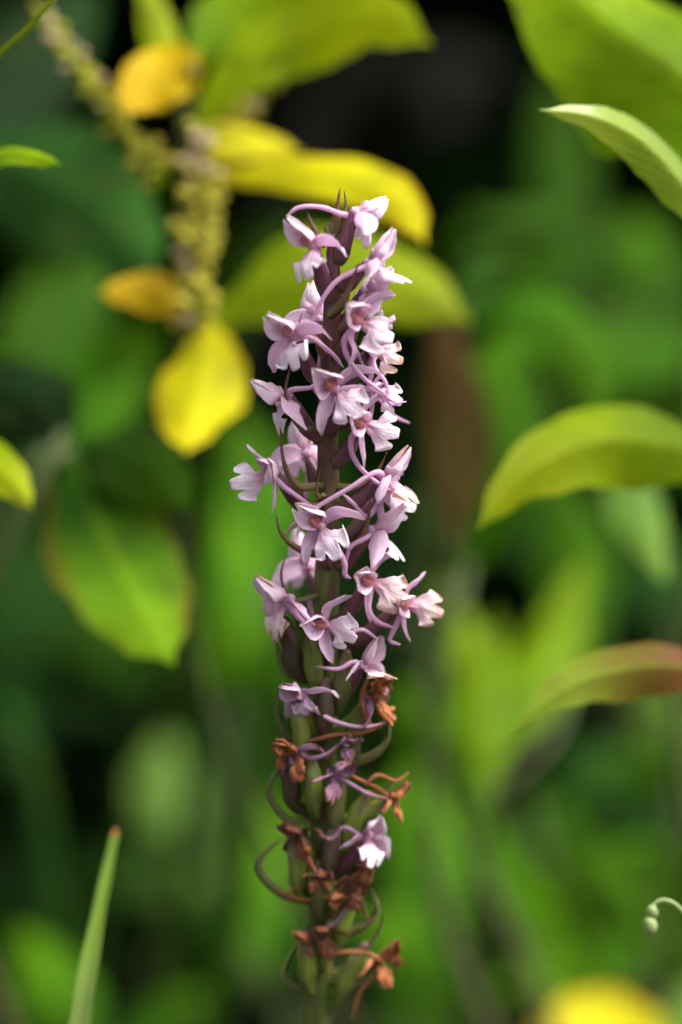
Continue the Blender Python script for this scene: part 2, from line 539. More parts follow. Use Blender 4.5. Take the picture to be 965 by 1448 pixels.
LF = dict(
    lime=leaf_mat('leaf lime', (92, 130, 4), (124, 154, 6), (72, 110, 4), 0.5),
    limey=leaf_mat('leaf yellow lime', (124, 148, 4), (154, 170, 10), (98, 130, 4), 0.5),
    green=leaf_mat('leaf green', (50, 98, 10), (70, 114, 12), (38, 80, 8), 0.4, rough=0.75, spec=0.06),
    mid=leaf_mat('leaf mid green', (38, 74, 10), (54, 90, 12), (28, 58, 8), 0.35, rough=0.75, spec=0.06),
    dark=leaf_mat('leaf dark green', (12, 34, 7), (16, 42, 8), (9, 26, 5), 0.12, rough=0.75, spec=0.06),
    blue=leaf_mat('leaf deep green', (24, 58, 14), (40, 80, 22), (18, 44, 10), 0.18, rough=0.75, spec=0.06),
    pale=leaf_mat('leaf pale green', (82, 118, 42), (98, 132, 50), (68, 102, 34), 0.35),
    yellow=leaf_mat('leaf yellow', (198, 190, 10), (214, 200, 22), (176, 182, 12), 0.45, edge=(196, 150, 20)),
    gold=leaf_mat('leaf golden', (206, 176, 14), (200, 164, 18), (188, 152, 12), 0.4),
    brown=leaf_mat('leaf brown green', (40, 34, 8), (46, 31, 9), (33, 33, 7), 0.12, rough=0.8, spec=0.04),
    fresh=leaf_mat('leaf fresh green', (64, 118, 10), (88, 138, 14), (48, 96, 8), 0.45, rough=0.7),
    red=leaf_mat('leaf red brown', (100, 50, 30), (104, 136, 26), (88, 58, 26), 0.35),
    tipbrown=leaf_mat('leaf lime brown tip', (124, 154, 8), (148, 160, 16), (100, 138, 8), 0.5),
    edge=leaf_mat('leaf green brown rim', (34, 84, 12), (110, 150, 18), (30, 76, 12), 0.45, edge=(112, 84, 22)),
    sharp=leaf_mat('leaf fresh lime', (112, 140, 28), (134, 152, 26), (96, 128, 24), 0.35, 0.3, spec=0.5),
    grass=leaf_mat('grass blade green', (110, 132, 76), (112, 136, 46), (96, 120, 56), 0.35),
)

def leaf(m, hw, pts, shape='lance', tilt=0, cup=0.25, **k):
    return dict(pts=pts, hw=hw, mat=LF[m], shape=shape, tilt=tilt, cup=cup, **k)

# nearest leaves, almost in focus
build_plant('broad_leaved_shrub', 'shrub reaching in with one broad wavy lime green leaf', 'shrub', (1190, 330, 8), [
    leaf('lime', 128, [(1180, 350, 4), (1010, 140, 4.5), (850, 20, 5.5), (690, -130, 7)], 'ovate', 26, 0.42, wave=0.22),
], foot=(0.03, 0.05), r=0.003)
build_plant('sapling', 'sapling with a small glossy pointed lime leaf under the broad leaf', 'sapling', (1130, 460, 4), [
    leaf('sharp', 34, [(1110, 440, 3), (990, 290, 2), (915, 205, 1.5), (840, 165, 1), (760, 155, 0.8)], 'taper', 30, 0.5, wave=0.10),
], foot=(0.02, 0.02), r=0.0015)
build_plant('arching_leaf_plant', 'plant with an arching lime leaf spotted brown at its drooping tip', 'plant', (1120, 690, 6), [
    leaf('tipbrown', 64, [(1110, 690, 6), (960, 632, 5), (850, 622, 4.5), (745, 668, 4), (672, 752, 3.5)], 'taper', 18, 0.45, wave=0.22),
], foot=(0.02, 0.04))
build_plant('red_leaf_plant', 'plant with a red brown leaf fading to a green drooping tip', 'plant', (1150, 1000, 5), [
    leaf('red', 40, [(1140, 995, 4), (980, 945, 3.2), (870, 948, 3), (785, 982, 2.6), (718, 1045, 2.2)], 'taper', 20, 0.4),
], foot=(0.02, 0.03))
build_plant('small_leaf_plant', 'plant with one thin bright leaf tip pointing towards the flower spike', 'plant', (-90, 260, 3), [
    leaf('lime', 22, [(-80, 245, 3), (-20, 222, 2.4), (35, 218, 2), (87, 233, 1.6)], 'lance', 55, 0.3),
], foot=(-0.02, 0.02), r=0.0014)
build_plant('drooping_leaf_plant', 'plant with a short lime leaf drooping to a yellowed tip', 'plant', (-120, 640, 6), [
    leaf('tipbrown', 40, [(-110, 640, 5), (-50, 640, 4.5), (10, 675, 4), (48, 722, 3.6)], 'taper', 20, 0.35),
], foot=(-0.02, 0.03))

M_BUD = leaf_mat('bud pale green', (156, 174, 116), (166, 180, 128), (128, 152, 92), 0.3)
# grass blade, grass stalk, nodding buds
def strand(name, label, cat, pts, r, mat, part='stalk'):
    W = [at(p[0], p[1], p[2] / 100) for p in pts]
    root = ground_under(W[0], 0.0, 0.01)
    t = thing(name, label, cat, root)
    link(part, tube_mesh(part, [root, root.lerp(W[0], 0.6)] + W, [r * 1.4, r, r * 0.8, r * 0.55], 26, 6), mat, t)
    return t, W
bl = [at(60, 1900, 0.0), at(88, 1640, 0.008), at(112, 1448, 0.016), at(140, 1290, 0.026), at(163, 1180, 0.034)]
gr = ground_under(bl[0], -0.01, 0.0)
gt = thing('grass_shoot', 'upright grass shoot with a browned tip', 'grass', gr)
M_GT = leaf_mat('grass blade brown tip', (128, 150, 92), (112, 140, 46), (104, 128, 62), 0.4)
link('blade', blade_mesh('blade', [gr] + bl, [0.0010, 0.0016, 0.0018, 0.0017, 0.0014, 0.0009, 0.0005], (0.97, 0.2, 0), cup=0.7, n=34, k=6, thick=0.0003), M_GT, gt)
tipd = (bl[-1] - bl[-2]).normalized()
link('withered_tip', blade_mesh('withered_tip', [bl[-1] - tipd * 0.0004, bl[-1] + tipd * 0.0010], [0.0005, 0.0004, 0.0001], (0.97, 0.2, 0), cup=0.5, n=6, k=6, thick=0.0004, crumple=0.3), M_WBROWN, gt)
strand('grass_stalk', 'thin pale green grass stalk slanting across the corner', 'grass', [(-190, 340, 2), (-60, 140, 1.6), (0, 76, 1.4), (40, 40, 1.2), (90, -16, 1.0), (140, -60, 1.0)], 0.0005, LF['limey'])
nb, W = strand('nodding_bud_stalk', 'thread thin stalk with two nodding pale green buds', 'bud', [(1080, 1560, 1.0), (1010, 1350, 1.0), (965, 1288, 0.8), (942, 1273, 0.8), (926, 1278, 0.8), (921, 1290, 0.8)], 0.0004, M_BUD)
for (bx, by, a, b_) in ((923, 1289, 10, 8), (920, 1309, 14, 10)):
    c = at(bx, by, 0.008)
    bd = link('bud', blob_mesh('bud', c, (Vector((0.1, 0, -1)).normalized() * a * UNIT, RGT * b_ * UNIT, Vector((0, 1, 0)) * b_ * UNIT), 8, 10, 0.8, bx + by, 0.25), M_BUD, nb)

# the yellowing flowering plant behind the spike
M_FLORET = petal_mat('floret olive yellow', [(0.0, (128, 146, 20)), (0.6, (186, 184, 36)), (1.0, (206, 186, 60))], (164, 146, 44), 0.4, 0.6, 0.3)
M_FLORETP = petal_mat('floret pale', [(0.0, (176, 150, 90)), (1.0, (226, 204, 170))], (190, 150, 110), 0.3, 0.6, 0.3)
FLORETS = []
for i in range(4):
    me = blob_mesh('floret', Vector((0, 0, 0)), (Vector((0, 0, 1)), Vector((0.6, 0, 0)), Vector((0, 0.6, 0))), 5, 7, 0.7, i * 3.3, 0.45)
    me.materials.append(M_FLORETP if i == 3 else M_FLORET)
    FLORETS.append(me)

def raceme(parent, pts, hw, back, count, seed, pale_end=True):
    rg = random.Random(seed)
    W = [at(x, y, back / 100) for x, y in pts]
    s = (DIST + back / 100) * PX
    link('flower_stalk', tube_mesh('flower_stalk', W, [0.0012, 0.001, 0.0006], 12, 6), LF['limey'], parent)
    C = spline(W, 60)
    for i in range(count):
        f = (i + rg.random()) / count
        c = C[int(f * 60)]
        ax = (C[min(60, int(f * 60) + 1)] - C[max(0, int(f * 60) - 1)]).normalized()
        th = i * 2.4 + rg.random()
        a = ax.orthogonal().normalized()
        b = ax.cross(a)
        rad = a * math.cos(th) + b * math.sin(th)
        ln = hw * s * (0.40 - 0.10 * f) * rg.uniform(0.6, 1.3)
        d = (rad + ax * 0.35).normalized()
        k = 3 if (pale_end and f > 0.7 and rg.random() < 0.55) or rg.random() < 0.06 else rg.randrange(3)
        o = bpy.data.objects.new('floret', FLORETS[k])
        COL.objects.link(o)
        o.parent = parent
        q = d.to_track_quat('Z', 'Y').to_matrix().to_4x4()
        o.matrix_parent_inverse = parent.matrix_world.inverted()
        o.matrix_world = Matrix.Translation(c + d * (hw * s * rg.uniform(0.2, 0.85) * (1.1 - 0.45 * f))) @ q @ Matrix.Scale(ln, 4)

yp = build_plant('yellowing_plant', 'flowering plant with yellow leaves and dull olive flower racemes', 'plant', (262, 300, 10), [
    leaf('yellow', 64, [(294, 450, 9), (288, 520, 8), (274, 580, 7.2), (264, 640, 6.6)], 'ovate', 14, 0.3, wave=0.2),
    leaf('gold', 44, [(285, 82, 7), (240, 100, 7), (205, 122, 6.8), (178, 160, 6.4)], 'round', 15, 0.2),
    leaf('yellow', 40, [(290, 250, 7.6), (400, 246, 7), (500, 252, 6.6), (568, 288, 6.2), (602, 345, 6)], 'lance', 28, 0.2),
    leaf('yellow', 34, [(280, 215, 8), (340, 195, 8.4), (425, 215, 9)], 'ovate', 35, 0.2),
    leaf('gold', 34, [(265, 440, 7.5), (215, 412, 7.2), (140, 414, 7)], 'ovate', 25, 0.2),
    leaf('limey', 58, [(275, 190, 8), (340, 95, 8), (430, 45, 8), (520, 22, 7.6), (610, 62, 7)], 'lance', 18, 0.2),
    leaf('limey', 26, [(255, 130, 8), (230, 60, 8.5), (205, -40, 9)], 'lance', 10, 0.2),
    leaf('lime', 44, [(262, 100, 8.5), (330, 10, 9), (450, -30, 9)], 'lance', 15, 0.2),
    leaf('limey', 88, [(270, 470, 10), (390, 395, 9.6), (530, 380, 9.4), (665, 455, 9)], 'lance', 42, 0.2),
], foot=(0.03, 0.09), twig=M_TWIG, r=0.0011)
raceme(yp, [(268, 470), (280, 320), (288, 180)], 40, 6.8, 105, 1)
raceme(yp, [(235, 260), (150, 150), (55, 10)], 30, 7.5, 60, 2)
raceme(yp, [(290, 250), (350, 150), (440, 50)], 28, 9.5, 80, 3, False)

G = 'leafy plants behind the flower spike'
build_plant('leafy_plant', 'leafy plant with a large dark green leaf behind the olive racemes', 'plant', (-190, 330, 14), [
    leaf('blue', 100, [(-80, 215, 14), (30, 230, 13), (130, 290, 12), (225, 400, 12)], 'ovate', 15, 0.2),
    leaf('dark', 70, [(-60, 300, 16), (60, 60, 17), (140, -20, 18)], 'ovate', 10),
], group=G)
build_plant('leafy_plant', 'leafy plant with a green oval leaf rimmed in brown near the spike', 'plant', (90, 610, 9), [
    leaf('edge', 90, [(95, 625, 10.5), (140, 740, 8.5), (190, 840, 6.8), (245, 940, 5.4)], 'ovate', 10, 0.18),
    leaf('dark', 60, [(95, 625, 10), (40, 560, 11), (-60, 520, 12)], 'ovate', 10),
    leaf('mid', 64, [(95, 625, 11), (180, 640, 9), (270, 720, 8)], 'ovate', 25),
], foot=(-0.10, 0.03), group=G)
build_plant('leafy_plant', 'plant with a dull brown upright leaf close behind the flowers', 'plant', (640, 800, 15), [
    leaf('brown', 48, [(640, 780, 15), (650, 620, 14.5), (625, 420, 14)], 'lance', 10, 0.15),
    leaf('green', 84, [(660, 810, 20), (690, 640, 18), (720, 450, 17)], 'ovate', 10),
], group=G)
build_plant('leafy_plant', 'plant with a green arched leaf above the spotted lime leaf', 'plant', (630, 470, 17), [
    leaf('green', 54, [(640, 450, 17), (730, 432, 16), (815, 490, 15), (855, 600, 14)], 'lance', 25),
    leaf('mid', 44, [(640, 450, 22), (720, 330, 22), (830, 300, 22)], 'lance', 20),
], group=G)
build_plant('leafy_plant', 'plant with a pale green leaf hanging below the spotted lime leaf', 'plant', (1010, 600, 14), [
    leaf('pale', 40, [(872, 630, 13), (900, 720, 12.5), (945, 830, 12)], 'taper', 10),
    leaf('green', 52, [(1000, 470, 25), (900, 500, 24), (790, 560, 24)], 'lance', 25),
    leaf('mid', 50, [(1020, 380, 25), (930, 430, 25), (850, 520, 25)], 'lance', 15),
], group=G)
build_plant('leafy_plant', 'yellow green forked leafy shoot between the red leaf and the spike', 'plant', (695, 1120, 20), [
    leaf('lime', 46, [(695, 1090, 20), (690, 980, 20), (620, 810, 20)], 'taper', 10),
    leaf('lime', 50, [(700, 1060, 20), (770, 940, 20), (835, 780, 21)], 'taper', 10),
    leaf('lime', 40, [(690, 1130, 19), (685, 1010, 19), (705, 860, 19)], 'taper', 5),
    leaf('green', 56, [(820, 950, 26), (815, 800, 26), (790, 660, 26)], 'lance', 5),
    leaf('fresh', 48, [(690, 1110, 22), (620, 1040, 22), (560, 960, 22)], 'lance', 5),
], group=G)
build_plant('leafy_plant', 'plant with two pale soft leaves behind the grass blade', 'plant', (240, 1300, 40), [
    leaf('pale', 48, [(240, 1180, 40), (238, 1110, 40), (234, 1040, 40)], 'round', 5),
    leaf('pale', 36, [(300, 1245, 40), (240, 1238, 40), (180, 1245, 40)], 'round', 20),
    leaf('dark', 70, [(240, 1240, 42), (330, 1080, 42), (360, 960, 42)], 'ovate', 10),
], group=G)
build_plant('leafy_plant', 'bright green bushy plant behind the withered flowers', 'plant', (610, 1420, 34), [
    leaf('fresh', 84, [(620, 1300, 34), (625, 1190, 34), (590, 1060, 34)], 'ovate', 5),
    leaf('fresh', 66, [(680, 1360, 33), (600, 1330, 32), (500, 1320, 32)], 'ovate', 15),
    leaf('fresh', 58, [(360, 1400, 36), (365, 1260, 36), (380, 1110, 36)], 'lance', 5),
    leaf('green', 60, [(540, 1480, 35), (600, 1440, 35), (660, 1430, 35)], 'ovate', 15),
], group=G)
build_plant('leafy_plant', 'olive green plant with slanting leaves above the yellow leaf', 'plant', (880, 1440, 34), [
    leaf('fresh', 50, [(640, 1190, 35), (720, 1250, 35), (830, 1350, 34)], 'lance', 15),
    leaf('green', 52, [(740, 1130, 37), (830, 1190, 37), (920, 1320, 36)], 'lance', 15),
    leaf('fresh', 46, [(980, 1330, 33), (840, 1360, 33), (700, 1400, 33)], 'lance', 20),
    leaf('green', 50, [(1000, 1180, 36), (960, 1130, 36), (900, 1080, 36)], 'lance', 10),
], group=G)
build_plant('leafy_plant', 'low plant with a yellow leaf lying under the nodding buds', 'plant', (850, 1500, 24), [
    leaf('yellow', 66, [(980, 1510, 24), (870, 1462, 23), (750, 1468, 22)], 'round', 25, 0.2),
    leaf('pale', 40, [(950, 1500, 22), (980, 1440, 22), (1010, 1360, 22)], 'lance', 5),
], group=G)
build_plant('leafy_plant', 'low plant with a green leaf behind the grass blade foot', 'plant', (60, 1500, 25), [
    leaf('fresh', 52, [(140, 1480, 25), (80, 1400, 25), (20, 1310, 25)], 'ovate', 5),
    leaf('green', 40, [(170, 1500, 26), (240, 1440, 26), (300, 1400, 26)], 'ovate', 5),
], group=G)
build_plant('leafy_plant', 'light green plant between the brown rimmed leaf and the spike', 'plant', (330, 980, 26), [
    leaf('fresh', 60, [(420, 980, 25), (350, 920, 25), (270, 850, 25)], 'lance', 5),
    leaf('fresh', 44, [(340, 900, 27), (335, 800, 27), (310, 720, 27)], 'lance', 5),
    leaf('green', 70, [(390, 830, 30), (360, 700, 30), (330, 580, 30)], 'ovate', 5),
], group=G)
build_plant('leafy_plant', 'plant with a thin arched green leaf under the golden leaf', 'plant', (40, 680, 22), [
    leaf('green', 36, [(85, 640, 22), (125, 510, 21), (245, 470, 20)], 'lance', 10),
    leaf('mid', 50, [(60, 620, 24), (45, 490, 24), (60, 370, 24)], 'lance', 5),
    leaf('green', 36, [(60, 650, 23), (20, 560, 23), (-30, 500, 23)], 'lance', 5),
    leaf('green', 40, [(70, 640, 24), (150, 590, 24), (225, 500, 24)], 'taper', 10),
    leaf('mid', 46, [(50, 660, 25), (110, 430, 25), (160, 330, 25)], 'taper', 5),
], foot=(-0.14, 0.03), group=G)
build_plant('leafy_plant', 'plant with dull green leaves behind the red brown leaf', 'plant', (960, 1200, 28), [
    leaf('pale', 48, [(1010, 1080, 28), (950, 1020, 28), (890, 950, 28)], 'lance', 5),
    leaf('green', 46, [(1010, 1110, 29), (930, 1090, 29), (860, 1090, 29)], 'lance', 15),
    leaf('blue', 70, [(960, 1230, 34), (880, 1130, 34), (790, 1060, 34)], 'lance', 5),
    leaf('blue', 60, [(960, 900, 30), (930, 820, 30), (900, 740, 30)], 'lance', 5),
], group=G)
build_plant('leafy_plant', 'tall thin plant of dim green leaves below the glossy pointed leaf', 'plant', (800, 420, 42), [
    leaf('mid', 46, [(805, 400, 42), (800, 250, 42), (790, 90, 42)], 'lance', 5),
    leaf('green', 48, [(805, 420, 40), (760, 380, 40), (660, 300, 40)], 'lance', 5),
    leaf('mid', 54, [(805, 430, 42), (880, 360, 42), (970, 340, 42)], 'lance', 5),
    leaf('green', 50, [(960, 480, 36), (920, 400, 36), (890, 300, 36)], 'lance', 5),
], group=G)

# a weathered dead branch lying in the gloom behind
db = [at(470, 130, 0.62), at(560, 95, 0.60), at(640, 85, 0.58), at(720, 110, 0.58)]
M_DEAD = skin_mat('weathered grey wood', [(0, (70, 68, 60)), (1, (80, 78, 68))], (54, 50, 44), 0.8, (5, 3, 1))
dt = thing('dead_branch', 'weathered grey dead branch in the dark gap behind the leaves', 'branch', ground_under(db[0], -0.1, 0.05))
link('limb', tube_mesh('limb', [dt.matrix_world.translation, dt.matrix_world.translation.lerp(db[0], 0.6)] + db, [0.012, 0.011, 0.010, 0.009, 0.007, 0.004], 30, 9, bump=0.25), M_DEAD, dt)
link('twig', tube_mesh('twig', [db[2], at(625, 130, 0.58), at(632, 175, 0.57)], [0.004, 0.004, 0.007], 10, 8, bump=0.3), M_DEAD, dt)

# ------------------------------------------------------------------ thicket: dark shrubs that close the view
def thicket():
    rg = random.Random(5)
    protos = []
    for i in range(6):
        L = rg.uniform(0.07, 0.12)
        w = L * rg.uniform(0.2, 0.34)
        pts = [(0, 0, 0), (L * 0.35, 0, 0.012), (L * 0.7, 0, 0.006), (L, 0, -0.016)]
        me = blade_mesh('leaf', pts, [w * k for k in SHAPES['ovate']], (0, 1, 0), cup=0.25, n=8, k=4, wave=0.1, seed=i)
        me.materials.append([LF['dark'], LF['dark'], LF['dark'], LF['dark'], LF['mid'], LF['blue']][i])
        protos.append(me)
    spots = []
    for row, (y, nx, hgt) in enumerate(((0.64, 6, 0.62), (0.82, 7, 0.85), (1.02, 8, 1.0), (1.35, 8, 1.2))):
        span = 0.16 + 0.30 * (y + 0.4)
        for i in range(nx):
            x = (i + 0.5) / nx * 2 * span - span + rg.uniform(-0.04, 0.04)
            spots.append((x, y + rg.uniform(-0.08, 0.08), hgt * rg.uniform(0.8, 1.15)))
    for (x, y, h) in spots:
        root = Vector((x, y, ground_z(x, y) - 0.005))
        t = thing('dark_shrub', 'dim leafy shrub in the shade far behind the flower spike', 'shrub', root, 'dim shrubs in the shade')
        tp = root + Vector((rg.uniform(-0.06, 0.06), rg.uniform(-0.06, 0.06), h))
        sp = [root, root.lerp(tp, 0.5) + Vector((rg.uniform(-0.04, 0.04), 0, 0)), tp]
        link('stem', tube_mesh('stem', sp, [0.005, 0.004, 0.002], 10, 6), M_TWIGB, t)
        C = spline(sp, 40)
        for k in range(46):
            f = 0.10 + 0.90 * k / 45
            c = C[int(f * 40)]
            o = bpy.data.objects.new('leaf', protos[rg.randrange(6)])
            COL.objects.link(o)
            o.parent = t
            az = k * 2.4 + rg.uniform(-0.4, 0.4)
            R = Matrix.Rotation(az, 4, 'Z') @ Matrix.Rotation(rg.uniform(-0.5, 0.6), 4, 'Y') @ Matrix.Rotation(rg.uniform(-0.4, 0.4), 4, 'X')
            o.matrix_parent_inverse = t.matrix_world.inverted()
            o.matrix_world = Matrix.Translation(c) @ R @ Matrix.Scale(rg.uniform(1.0, 1.6), 4)
thicket()

def herbs():
    rg = random.Random(21)
    protos = []
    for i in range(5):
        L = rg.uniform(0.05, 0.085)
        w = L * rg.uniform(0.16, 0.30)
        me = blade_mesh('leaf', [(0, 0, 0), (L * 0.35, 0, 0.012), (L * 0.7, 0, 0.008), (L, 0, -0.014)], [w * k for k in SHAPES['lance']], (0, 1, 0), cup=0.3, n=8, k=4, wave=0.12, seed=i + 20)
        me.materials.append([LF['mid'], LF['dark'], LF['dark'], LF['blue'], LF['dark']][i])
        protos.append(me)
    for i in range(26):
        x, y = rg.uniform(-0.24, 0.24), rg.uniform(0.44, 0.66)
        root = Vector((x, y, ground_z(x, y) - 0.004))
        t = thing('low_herb', 'low leafy green herb on the dark ground behind the spike', 'herb', root, 'low herbs on the dark ground')
        h = rg.uniform(0.10, 0.17) + 0.10 * (y - 0.40)
        tp = root + Vector((rg.uniform(-0.03, 0.03), rg.uniform(-0.03, 0.02), h))
        sp = [root, root.lerp(tp, 0.5) + Vector((rg.uniform(-0.02, 0.02), 0, 0)), tp]
        link('stem', tube_mesh('stem', sp, [0.002, 0.0017, 0.001], 10, 6), M_TWIG, t)
        C = spline(sp, 30)
        for k in range(12):
            c = C[int((0.15 + 0.85 * k / 11) * 30)]
            o = bpy.data.objects.new('leaf', protos[rg.randrange(5)])
            COL.objects.link(o)
            o.parent = t
            o.matrix_parent_inverse = t.matrix_world.inverted()
            o.matrix_world = Matrix.Translation(c) @ Matrix.Rotation(k * 2.4 + rg.uniform(-0.4, 0.4), 4, 'Z') @ Matrix.Rotation(rg.uniform(-0.9, 0.2), 4, 'Y') @ Matrix.Rotation(rg.uniform(-0.4, 0.4), 4, 'X') @ Matrix.Scale(rg.uniform(0.8, 1.25), 4)
herbs()

def tufts():
    rg = random.Random(8)
    spots = ((0.10, 0.24, 'behind the forked shoot'),
             (0.19, 0.40, 'behind the nodding buds'), (-0.05, 0.22, 'behind the hanging yellow leaf'), (0.17, 0.55, 'below the glossy pointed leaf'), (-0.2, 0.48, 'behind the brown rimmed oval leaf'))
    for (x, y, where) in spots:
        root = Vector((x, y, ground_z(x, y) - 0.004))
        t = thing('grass_tuft', 'tuft of long soft grass blades ' + where, 'grass', root, 'grass tufts among the leaves')
        for k in range(8 if x > 0 else 5):
            az = rg.uniform(0, 6.28)
            h = rg.uniform(0.14, 0.34) + 0.1 * max(0, y - 0.25)
            out = Vector((math.cos(az), 0.6 * math.sin(az), 0)) * rg.uniform(0.03, 0.12)
            b = root + Vector((math.cos(az), math.sin(az), 0)) * 0.006
            w = rg.uniform(0.0022, 0.0042)
            pts = [b, b + out * 0.2 + Vector((0, 0, h * 0.5)), b + out * 0.6 + Vector((0, 0, h * 0.92)), b + out * 1.3 + Vector((0, 0, h * rg.uniform(0.8, 1.02)))]
            me = blade_mesh('blade', pts, [w * q for q in (0.6, 1, 1, 0.9, 0.7, 0.4, 0.05)], (-math.sin(az) + 0.6, math.cos(az) * 0.4, 0), cup=0.4, n=14, k=4, fold=1.0)
            link('blade', me, LF[rg.choice(('green', 'fresh', 'mid') if x > 0 else ('mid', 'dark', 'blue'))], t)
tufts()

# ------------------------------------------------------------------ the orchid
foot = onspike(447, 1448) * 1.0
stem_px = [(470, 330), (471, 420), (465, 600), (464, 760), (460, 920), (455, 1150), (452, 1300), (448, 1448)]
stem_pts = [Vector((onspike(448, 1448).x - 0.004, 0.0, ground_z(0, 0) - 0.004)), Vector((onspike(448, 1448).x - 0.003, 0, 0.09))] + [onspike(x, y) for x, y in reversed(stem_px)]
orchid = thing('orchid', 'upright orchid spike with lilac flowers above brown withered ones', 'orchid', stem_pts[0])
link('stem', tube_mesh('stem', stem_pts, [u * UNIT for u in (24, 22, 20, 19, 18, 16.5, 15, 13.5, 12, 6)], 120, 14, ridges=5, twist=1.0, bump=0.12), M_STEM, orchid)

def stem_at(py):
    for (x0, y0), (x1, y1) in zip(stem_px, stem_px[1:]):
        if y0 <= py <= y1:
            return x0 + (x1 - x0) * (py - y0) / (y1 - y0)
    return stem_px[0][0] if py < stem_px[0][1] else stem_px[-1][0]

def basis(yaw, pitch, roll):
    y, p, r = math.radians(yaw), math.radians(pitch), math.radians(roll)
    F = Vector((math.sin(y) * math.cos(p), -math.cos(y) * math.cos(p), math.sin(p)))
    U0 = Vector((0, 0, 1))
    R = U0.cross(F).normalized()     # viewer's right when the flower faces the viewer
    U = F.cross(R).normalized()
    Q = Matrix.Rotation(r, 3, F)
    return Q @ R, Q @ U, F

FR = random.Random(3)

